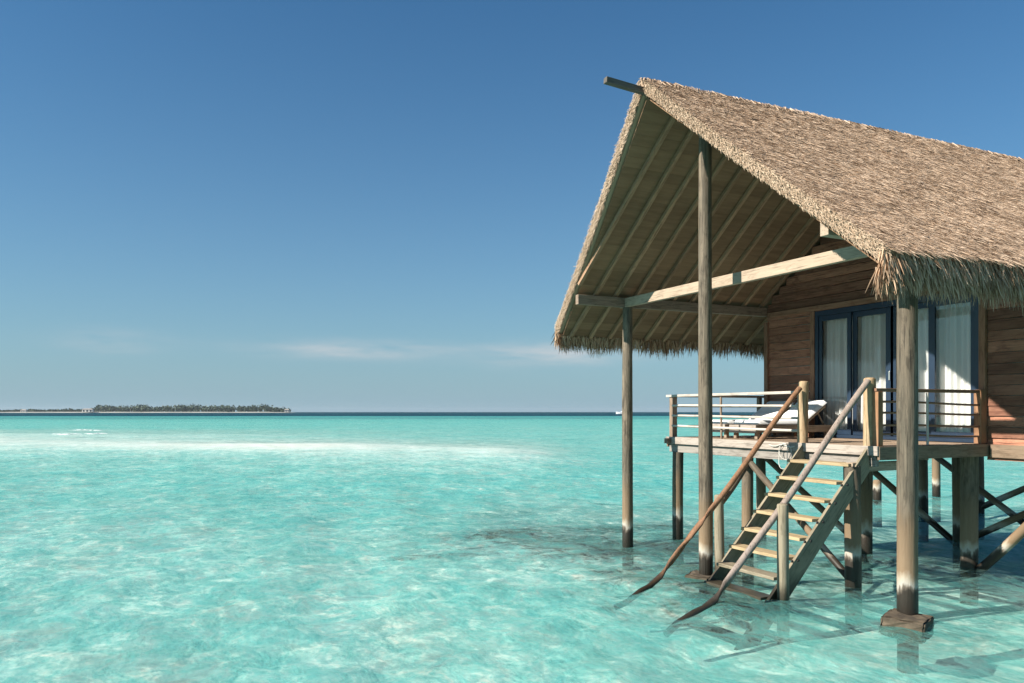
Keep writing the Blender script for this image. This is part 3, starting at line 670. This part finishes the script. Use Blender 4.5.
for y in (YL, YRR):
    s_ = stringer(y)
    if y == YRR:
        for k, (x, z) in enumerate(TR[:8]):
            for o in (-.055, .055):
                mb = MB(); p = (x-.02+o, YRR-.025, z-.045-.0*o)
                M, L = frame(p, (p[0], p[1]-.012, p[2])); mb.lathe([(-.004, .020, 0, 0), (.012, .018, 0, 0)], 8); mb.build('bolt', M_metal, s_, M)
for x, z in TR:
    beam('tread', (x, YL-.026, z-.022), (x, YRR+.026, z-.022), .24, .045, M_tread if z > .35 else M_tan, sc, up=Vector((0, 0, 1)))
PX = 9.57
pole('newel_post', (PX, YL+.09, ZF-.01), (PX, YL+.06, 2.985), .085, .08, M_post, sc, dome=True)
pole('newel_post', (PX, YRR+.03, ZF-.01), (PX, YRR+.03, 2.99), .09, .085, M_post, sc, dome=True)
pole('rail_post', (7.93, 9.48, -1.3), (7.93, 9.48, 1.26), .075, .07, M_tan, sc, dome=True)
pole('rail_post', (7.80, 8.06, -1.3), (7.80, 8.06, 1.28), .085, .075, M_tan, sc, dome=True)
def tube(name, pts, r, mat, parent=None, n=6):
    mb = MB(); base = 0; P = [Vector(p) for p in pts]
    for i, p in enumerate(P):
        t = (P[min(i+1, len(P)-1)]-P[max(i-1, 0)]).normalized(); a = t.orthogonal().normalized(); b = t.cross(a)
        mb.v += [tuple(p+a*r*math.cos(2*math.pi*k/n)+b*r*math.sin(2*math.pi*k/n)) for k in range(n)]
        if i: mb.f += [[(i-1)*n+k, (i-1)*n+(k+1) % n, i*n+(k+1) % n, i*n+k] for k in range(n)]; mb.mi += [0]*n
    return mb.build(name, mat, parent, smooth=True)
def rail_pts(p, q, tail):
    p, q = Vector(p), Vector(q); return [p+(q-p)*t+Vector((0, .012*math.sin(t*9), .012*math.sin(t*7+1))) for t in np.linspace(0, 1, 16)]+[Vector(v) for v in tail]
tube('handrail', rail_pts((9.42, 9.37, 2.86), (6.78, 9.37, .15), [(6.56, 9.34, .04), (6.40, 9.31, .0), (6.16, 9.3, -.13), (6.0, 9.36, -.2)]), .042, M_red, sc, 12)
tube('handrail', rail_pts((9.46, 8.12, 2.93), (6.72, 8.12, .09), [(6.52, 8.10, .01), (6.36, 8.08, -.02), (6.1, 8.10, -.14), (5.9, 8.04, -.22)]), .047, M_grey, sc, 12)
M_rope = flat('pale_rope', (.55, .53, .48), .9)
def loop(cy, cz, ry, rz, x, ph): return [(x+.02*math.sin(3*a+ph), cy+ry*math.cos(a)*(1+.1*math.sin(2*a+ph)), cz+rz*math.sin(a)) for a in np.linspace(0, 6.6, 22)]
rp = empty('rope', (9.42, 9.72, 1.85), 'pale thin rope hanging in loose loops on the deck edge left of the stairs', 'rope')
tube('loop', loop(9.70, 1.86, .13, .13, 9.44, 0), .007, M_rope, rp); tube('loop', loop(9.74, 1.78, .10, .2, 9.43, 1.5), .006, M_rope, rp); tube('loop', [(9.44, 9.50+.08*i, 1.955-.02*math.sin(i*1.4)) for i in range(8)], .009, M_rope, rp)

# ------------------------------------------------------------------ concrete footings round two of the roof posts
def footing(x, y, z1, s, rz, label):
    t = MB(); n = 24
    # square ring with worn edges, hollow around the pole
    o = [(-1, -1), (1, -1), (1, 1), (-1, 1)]
    t.hexa([(a*s*1.02, b*s*1.02, -.13) for a, b in o]+[(a*s, b*s, z1) for a, b in o])
    f = t.build('concrete_footing', M_conc, None, Matrix.Translation((x, y, 0)) @ Matrix.Rotation(rz, 4, 'Z') @ Matrix.Rotation(R(3), 4, 'X'))
    import bmesh
    bm = bmesh.new(); bm.from_mesh(f.data); bmesh.ops.bevel(bm, geom=bm.edges[:], offset=.02, segments=2, affect='EDGES'); bmesh.ops.subdivide_edges(bm, edges=bm.edges[:], cuts=3, use_grid_fill=True)
    for v in bm.verts:
        v.co += Vector((random.uniform(-1, 1), random.uniform(-1, 1), random.uniform(-1, 1)))*.012
    bm.to_mesh(f.data); bm.free()
    setp(f, label, 'footing', 'concrete footings at the roof posts')
footing(8.24, 6.52, .10, .235, R(24), 'square concrete collar in the water round the nearest roof post')
footing(7.76, 9.70, .05, .19, R(30), 'half-sunk concrete collar beside the foot of the stairs, under the tallest post')

# ------------------------------------------------------------------ sun loungers
def lounger(x, y, label):
    t = empty('sun_lounger', (x, y, ZF), label, 'sun lounger', 'sun loungers on the deck')
    L, w, zt = 1.82, .70, .24
    for s in (-1, 1): beam('side_board', (x, y+s*(w/2-.02), ZF+zt-.06), (x+L, y+s*(w/2-.02), ZF+zt-.06), .035, .13, M_lounge, t)
    beam('end_board', (x-.019, y+w/2, ZF+zt-.06), (x-.019, y-w/2, ZF+zt-.06), .035, .15, M_fascia, t)
    for a in (.04, L-.1):
        for s in (-1, 1): beam('leg', (x+a+.03, y+s*(w/2-.075), ZF+.002), (x+a+.03, y+s*(w/2-.075), ZF+zt-.02), .07, .07, M_lounge, t)
    # mattress: flat part and raised back with rounded, slightly wavy surface
    def pad(name, p0, ang, ln, th, *_):
        nu, nv = 26, 14; V = []; u = np.linspace(0, 1, nu); v = np.linspace(-1, 1, nv); U, Vv = np.meshgrid(u, v, indexing='ij')
        e = np.clip(np.minimum(np.minimum(U, 1-U)*ln, (1-abs(Vv))*w/2)/.05, 0, 1); e = np.sqrt(1-(1-e)**2)
        hump = .5+.5*np.abs(np.sin(U*math.pi*2.0+.4))
        top = th*(.35+.65*e)+.018*hump*e; bot = -th*.0+th*.3*(1-e)
        ca, sa = math.cos(ang), math.sin(ang); out = []
        for H in (top, bot):
            lx = U*ln; out.append(np.stack([p0[0]+lx*ca-H*sa, p0[1]+Vv*w*.49, p0[2]+lx*sa+H*ca], -1).reshape(-1, 3))
        i = np.arange(nu*nv).reshape(nu, nv); o = nu*nv; q = lambda a, b, c, d: np.stack([a, b, c, d], -1).reshape(-1, 4)
        F = np.concatenate([q(i[:-1, :-1], i[1:, :-1], i[1:, 1:], i[:-1, 1:]), q(i[:-1, :-1]+o, i[:-1, 1:]+o, i[1:, 1:]+o, i[1:, :-1]+o), q(i[0, :-1], i[0, 1:], i[0, 1:]+o, i[0, :-1]+o), q(i[-1, :-1], i[-1, :-1]+o, i[-1, 1:]+o, i[-1, 1:]), q(i[:-1, 0], i[:-1, 0]+o, i[1:, 0]+o, i[1:, 0]), q(i[:-1, -1], i[1:, -1], i[1:, -1]+o, i[:-1, -1]+o)])
        return link(name, mesh_np(np.concatenate(out), F), M_cush, t, smooth=True)
    pad('mattress', (x+.02, y, ZF+zt+.006), 0, 1.16, .075)
    pad('back_cushion', (x+1.14, y, ZF+zt+.03), R(33), .70, .08)
    a = R(33)
    for s in (-1, 1):
        beam('back_frame', (x+1.12, y+s*.28, ZF+zt-.02), (x+1.12+.70*math.cos(a), y+s*.28, ZF+zt-.02+.70*math.sin(a)), .035, .04, M_lounge, t)
        beam('prop', (x+1.54, y+s*.25, ZF+zt+.24), (x+1.72, y+s*.25, ZF+zt-.02), .025, .025, M_lounge, t)
lounger(10.0, 11.30, 'white cushioned sun lounger with raised back nearest the stair posts')
lounger(10.0, 12.12, 'white cushioned sun lounger nearer the far-side rail, partly behind its twin')

# ------------------------------------------------------------------ far away: island, villas, palms, boat
def at(px, d): c = np.array([(px-512)/800, 1.0])*d; p = RIGHT*c[0]+FWD*c[1]; return float(p[0]), float(p[1])
DI = 2000.0
def leaf_mat(name, c0, c1):
    m, nt, bs = newmat(name); g = N(nt, 'ShaderNodeNewGeometry')
    nt.links.new(ramp(nt, g.outputs['Random Per Island'], ((0, c0), (1, c1))), bs.inputs['Base Color']); bs.inputs['Roughness'].default_value = .7
    return m
M_leaf = leaf_mat('tree_leaves', (.025, .045, .022), (.06, .10, .05)); M_frond = leaf_mat('palm_fronds', (.04, .06, .03), (.09, .12, .055))
M_trunk = flat('palm_trunk', (.2, .16, .12), .9); M_beach = flat('beach_sand', (.36, .35, .31), .95)
n = 160; V = []; F = []
for i in range(n+1):
    px = -160+(296+160)*i/n; e = min(1, (n-i)/8, i/8); d0 = DI-14-10*math.sin(i*.4); d1 = DI+140
    V += [(*at(px, d0), -.5), (*at(px, d0+8), .9*e+.1), (*at(px, d0+22), 2.2*e+.1), (*at(px, d1), 2.4*e+.1), (*at(px, d1+20), -.5)]
for i in range(n):
    for k in range(4): F.append((i*5+k, (i+1)*5+k, (i+1)*5+k+1, i*5+k+1))
setp(link('island', mesh_np(V, F), M_beach, smooth=True), 'low sandy island on the horizon left of the bungalow', 'island', kind='structure')
def hprof(px):      # tree height in pixels above the sea along the island
    b = 2.5 + 2.0*float(sm(np.array(px), 40, 95)) + 3.2*float(sm(np.array(px), 92, 100))
    if px > 262: b *= max(.35, 1-(px-262)/60)
    return b + 1.7*float(vnoise(np.array([px*.09]), np.array([1.3]), 71, 3)[0]-.5)*(3.0 if px > 60 else 1.0)
P = []
for i in range(1500):
    px = -155+(290+155)*rng.random(); dd = DI+10+rng.random()*110; hh = max(1.2, hprof(px))*DI/800*(.45+.6*rng.random()**1.3); rr = hh*.30
    m_ = 16; q = rng.normal(0, 1, (m_, 3)); q /= np.linalg.norm(q, axis=1)[:, None]; q *= rng.random((m_, 1))**.4
    x, y = at(px, dd); P.append(np.stack([x+q[:, 0]*rr*1.25, y+q[:, 1]*rr*1.25, 2.0+hh*.62+q[:, 2]*hh*.36], -1))
    low = rng.random((5, 3)); P.append(np.stack([x+(low[:, 0]-.5)*rr*2, y+(low[:, 1]-.5)*rr*2, 1.6+low[:, 2]*hh*.5], -1))
P = np.concatenate(P); k = len(P); a1 = unit(rng.normal(0, 1, (k, 3))); a2 = unit(np.cross(a1, rng.normal(0, 1, (k, 3)))); s1 = rng.uniform(.9, 2.3, (k, 1))
V = np.stack([P-a1*s1-a2*s1*.6, P+a1*s1-a2*s1*.6, P+a1*s1+a2*s1*.6, P-a1*s1+a2*s1*.6], 1).reshape(-1, 3)
setp(link('treeline', mesh_np(V, np.arange(4*k).reshape(-1, 4)), M_leaf), 'dense dark green wood covering the distant island', 'trees', kind='stuff')
def palm_meshes(h):
    mb = MB(); rings = [(h*t, .28-.12*t, 1.4*t*t, 0) for t in np.linspace(0, 1, 8)]; mb.lathe(rings, 8)
    V = []; F = []
    for i in range(14):
        a = i*2.4; L = random.uniform(3.2, 4.6); el0 = random.uniform(-.1, .9); px, pz = 0, 0
        prev = None; seg = 6
        for k in range(seg+1):
            t = k/seg; w = .75*math.sin(math.pi*min(1, .12+t*.9))+.05
            ce = el0-1.7*t; 
            if k: px += L/seg*math.cos(ce); pz += L/seg*math.sin(ce)
            bx, by = 1.4+px*math.cos(a), px*math.sin(a); nx, ny = -math.sin(a)*w, math.cos(a)*w
            V += [(bx+nx, by+ny, h+pz-.25*w), (bx, by, h+pz), (bx-nx, by-ny, h+pz-.25*w)]
            if k:
                b = len(V)-6; F += [(b, b+1, b+4, b+3), (b+1, b+2, b+5, b+4)]
    return mb, V, F
mb, V, F = palm_meshes(17); p0 = empty('palm_tree', (0, 0, 0), 'coconut palm standing above the wood on the distant island', 'palm tree', 'palms on the island')
tk = mb.build('trunk', M_trunk, p0, smooth=True); cr = link('crown', mesh_np(V, F), M_frond, p0)
for i, px in enumerate((101, 116, 131, 148, 168, 176, 194, 203, 213, 226, 241, 252, 264, 272, 70, 283)):
    if i == 0: o = p0
    else:
        o = p0.copy(); C.objects.link(o)
        for ch in (tk, cr): c = ch.copy(); C.objects.link(c); c.parent = o
    x, y = at(px, DI+6+random.random()*40); o.location = (x, y, 2.0); o.rotation_euler.z = random.random()*6; s_ = (random.uniform(.72, 1.05) if px > 95 else .55); o.scale = (s_, s_, s_)
def villa(px, d, w, h, label):
    x, y = at(px, d); t = empty('beach_villa', (x, y, 1.8), label, 'villa', 'villas on the island'); t.rotation_euler.z = -.44
    mb = MB(); mb.box(-w/2, w/2, -4, 4, 0, h); wl = mb.build('wall', M_villa, None); wl.parent = t
    mb = MB(); mb.add([(-w/2-1, -5, h), (w/2+1, -5, h), (w/2+1, 5, h), (-w/2-1, 5, h), (-w/2+2.5, 0, h+2.8), (w/2-2.5, 0, h+2.8)], [(0, 1, 5, 4), (2, 3, 4, 5), (1, 2, 5), (3, 0, 4), (3, 2, 1, 0)]); r_ = mb.build('roof', M_vroof, None); r_.parent = t
    mb = MB()
    for k in range(3):
        mb = MB(); mb.box(-w/2+w*(k+.25)/3, -w/2+w*(k+.75)/3, -4.06, -4.003, .6, h-.7); wn = mb.build('window', M_dark, None); wn.parent = wl
villa(287, DI-2, 12, 5, 'pale roofed villa at the right-hand tip of the distant island')
villa(88, DI-2, 26, 6, 'long pale building where the tall trees of the island begin')
villa(24, DI-2, 14, 4, 'low white villa on the thin left end of the distant island')
# motor yacht
bx, by = at(623.5, 830); yt = empty('motor_yacht', (bx, by, 0), 'white motor yacht on the deep blue water beside the left roof post', 'boat'); yt.rotation_euler.z = -.40+math.pi
mb = MB(); sec = []
for i in range(9):
    t = i/8; x = -7.5+15.5*t; wd = 2.1*(1-max(0, (t-.55)/.45)**2)+.03; sh = 1.7+.9*t*t
    sec.append([(x, -wd, sh), (x, -wd*.82, .35), (x, 0, -.5), (x, wd*.82, .35), (x, wd, sh)])
vs = [p for s_ in sec for p in s_]; fs = [(i*5+k, (i+1)*5+k, (i+1)*5+k+1, i*5+k+1) for i in range(8) for k in range(4)]+[(i*5+4, (i+1)*5+4, (i+1)*5, i*5) for i in range(8)]+[(0, 1, 2, 3, 4)]
mb.add(vs, fs); o = mb.build('hull', M_white, None); o.parent = yt
mb = MB(); mb.hexa([(-5.5, -1.6, 1.75), (3.6, -1.3, 2.0), (3.6, 1.3, 2.0), (-5.5, 1.6, 1.75), (-5, -1.4, 3.3), (1.6, -1.1, 3.3), (1.6, 1.1, 3.3), (-5, 1.4, 3.3)]); cbn = mb.build('cabin', M_white, None); cbn.parent = yt
mb = MB(); mb.box(-4.4, 1.4, -1.55, -1.46, 2.45, 3.0); wn = mb.build('window', M_dark, None); wn.parent = cbn
mb = MB(); mb.box(-4.4, 1.4, 1.46, 1.55, 2.45, 3.0); wn = mb.build('window', M_dark, None); wn.parent = cbn
mb = MB(); mb.box(-4.6, .4, -1.3, 1.3, 4.7, 4.82)
for a in (-4.2, 0):
    for b in (-1.1, 1.1): mb.box(a-.05, a+.05, b-.05, b+.05, 3.3, 4.7)
fb = mb.build('flybridge', M_white, None); fb.parent = yt

# foam of the small waves that break over the sandbar
def foam_mat():
    m, nt, bs = newmat('foam'); g = N(nt, 'ShaderNodeNewGeometry'); n_ = noise(nt, g.outputs['Position'], 1.4, 5, .7)
    bs.inputs['Base Color'].default_value = (.8, .82, .8, 1); bs.inputs['Roughness'].default_value = .8
    nt.links.new(ramp(nt, n_, ((.38, 0), (.55, 1))), bs.inputs['Alpha']); return m
mb = MB()
for (xa, xb, y) in ((52, 82, 434.5), (68, 104, 430.5), (84, 108, 434.0)):
    d = 2000/(y-411.7); n = 26
    for k in range(n+1):
        t = k/n; px = xa+(xb-xa)*t; e = math.sin(math.pi*t)**.6; wv = 1.0*math.sin(t*7+xa); x0, y0 = at(px, d+wv-.6*e); x1, y1 = at(px, d+wv); x2, y2 = at(px, d+wv+.8*e)
        mb.v += [(x0, y0, .03), (x1, y1, .04+.10*e*(.6+.4*random.random())), (x2, y2, .03)]
        if k:
            b = len(mb.v)-6; mb.f += [[b, b+1, b+4, b+3], [b+1, b+2, b+5, b+4]]; mb.mi += [0, 0]
setp(mb.build('foam', foam_mat(), None, smooth=True), 'white foam of small waves breaking on the sandbar', 'foam', kind='stuff')

# the humid air that pales the island
m = bpy.data.materials.new('haze_air'); m.use_nodes = True; nt = m.node_tree; nt.nodes.remove(nt.nodes['Principled BSDF'])
pv = N(nt, 'ShaderNodeVolumePrincipled', i={'Density': .00005, 'Anisotropy': .2}); pv.inputs['Color'].default_value = (.80, .90, .97, 1)
nt.links.new(pv.outputs[0], nt.nodes['Material Output'].inputs['Volume'])
mb = MB(); mb.box(-6600, 6600, -6600, 6600, -41, 32)
setp(mb.build('haze', m), 'thin humid haze over the sea', 'haze', kind='stuff')
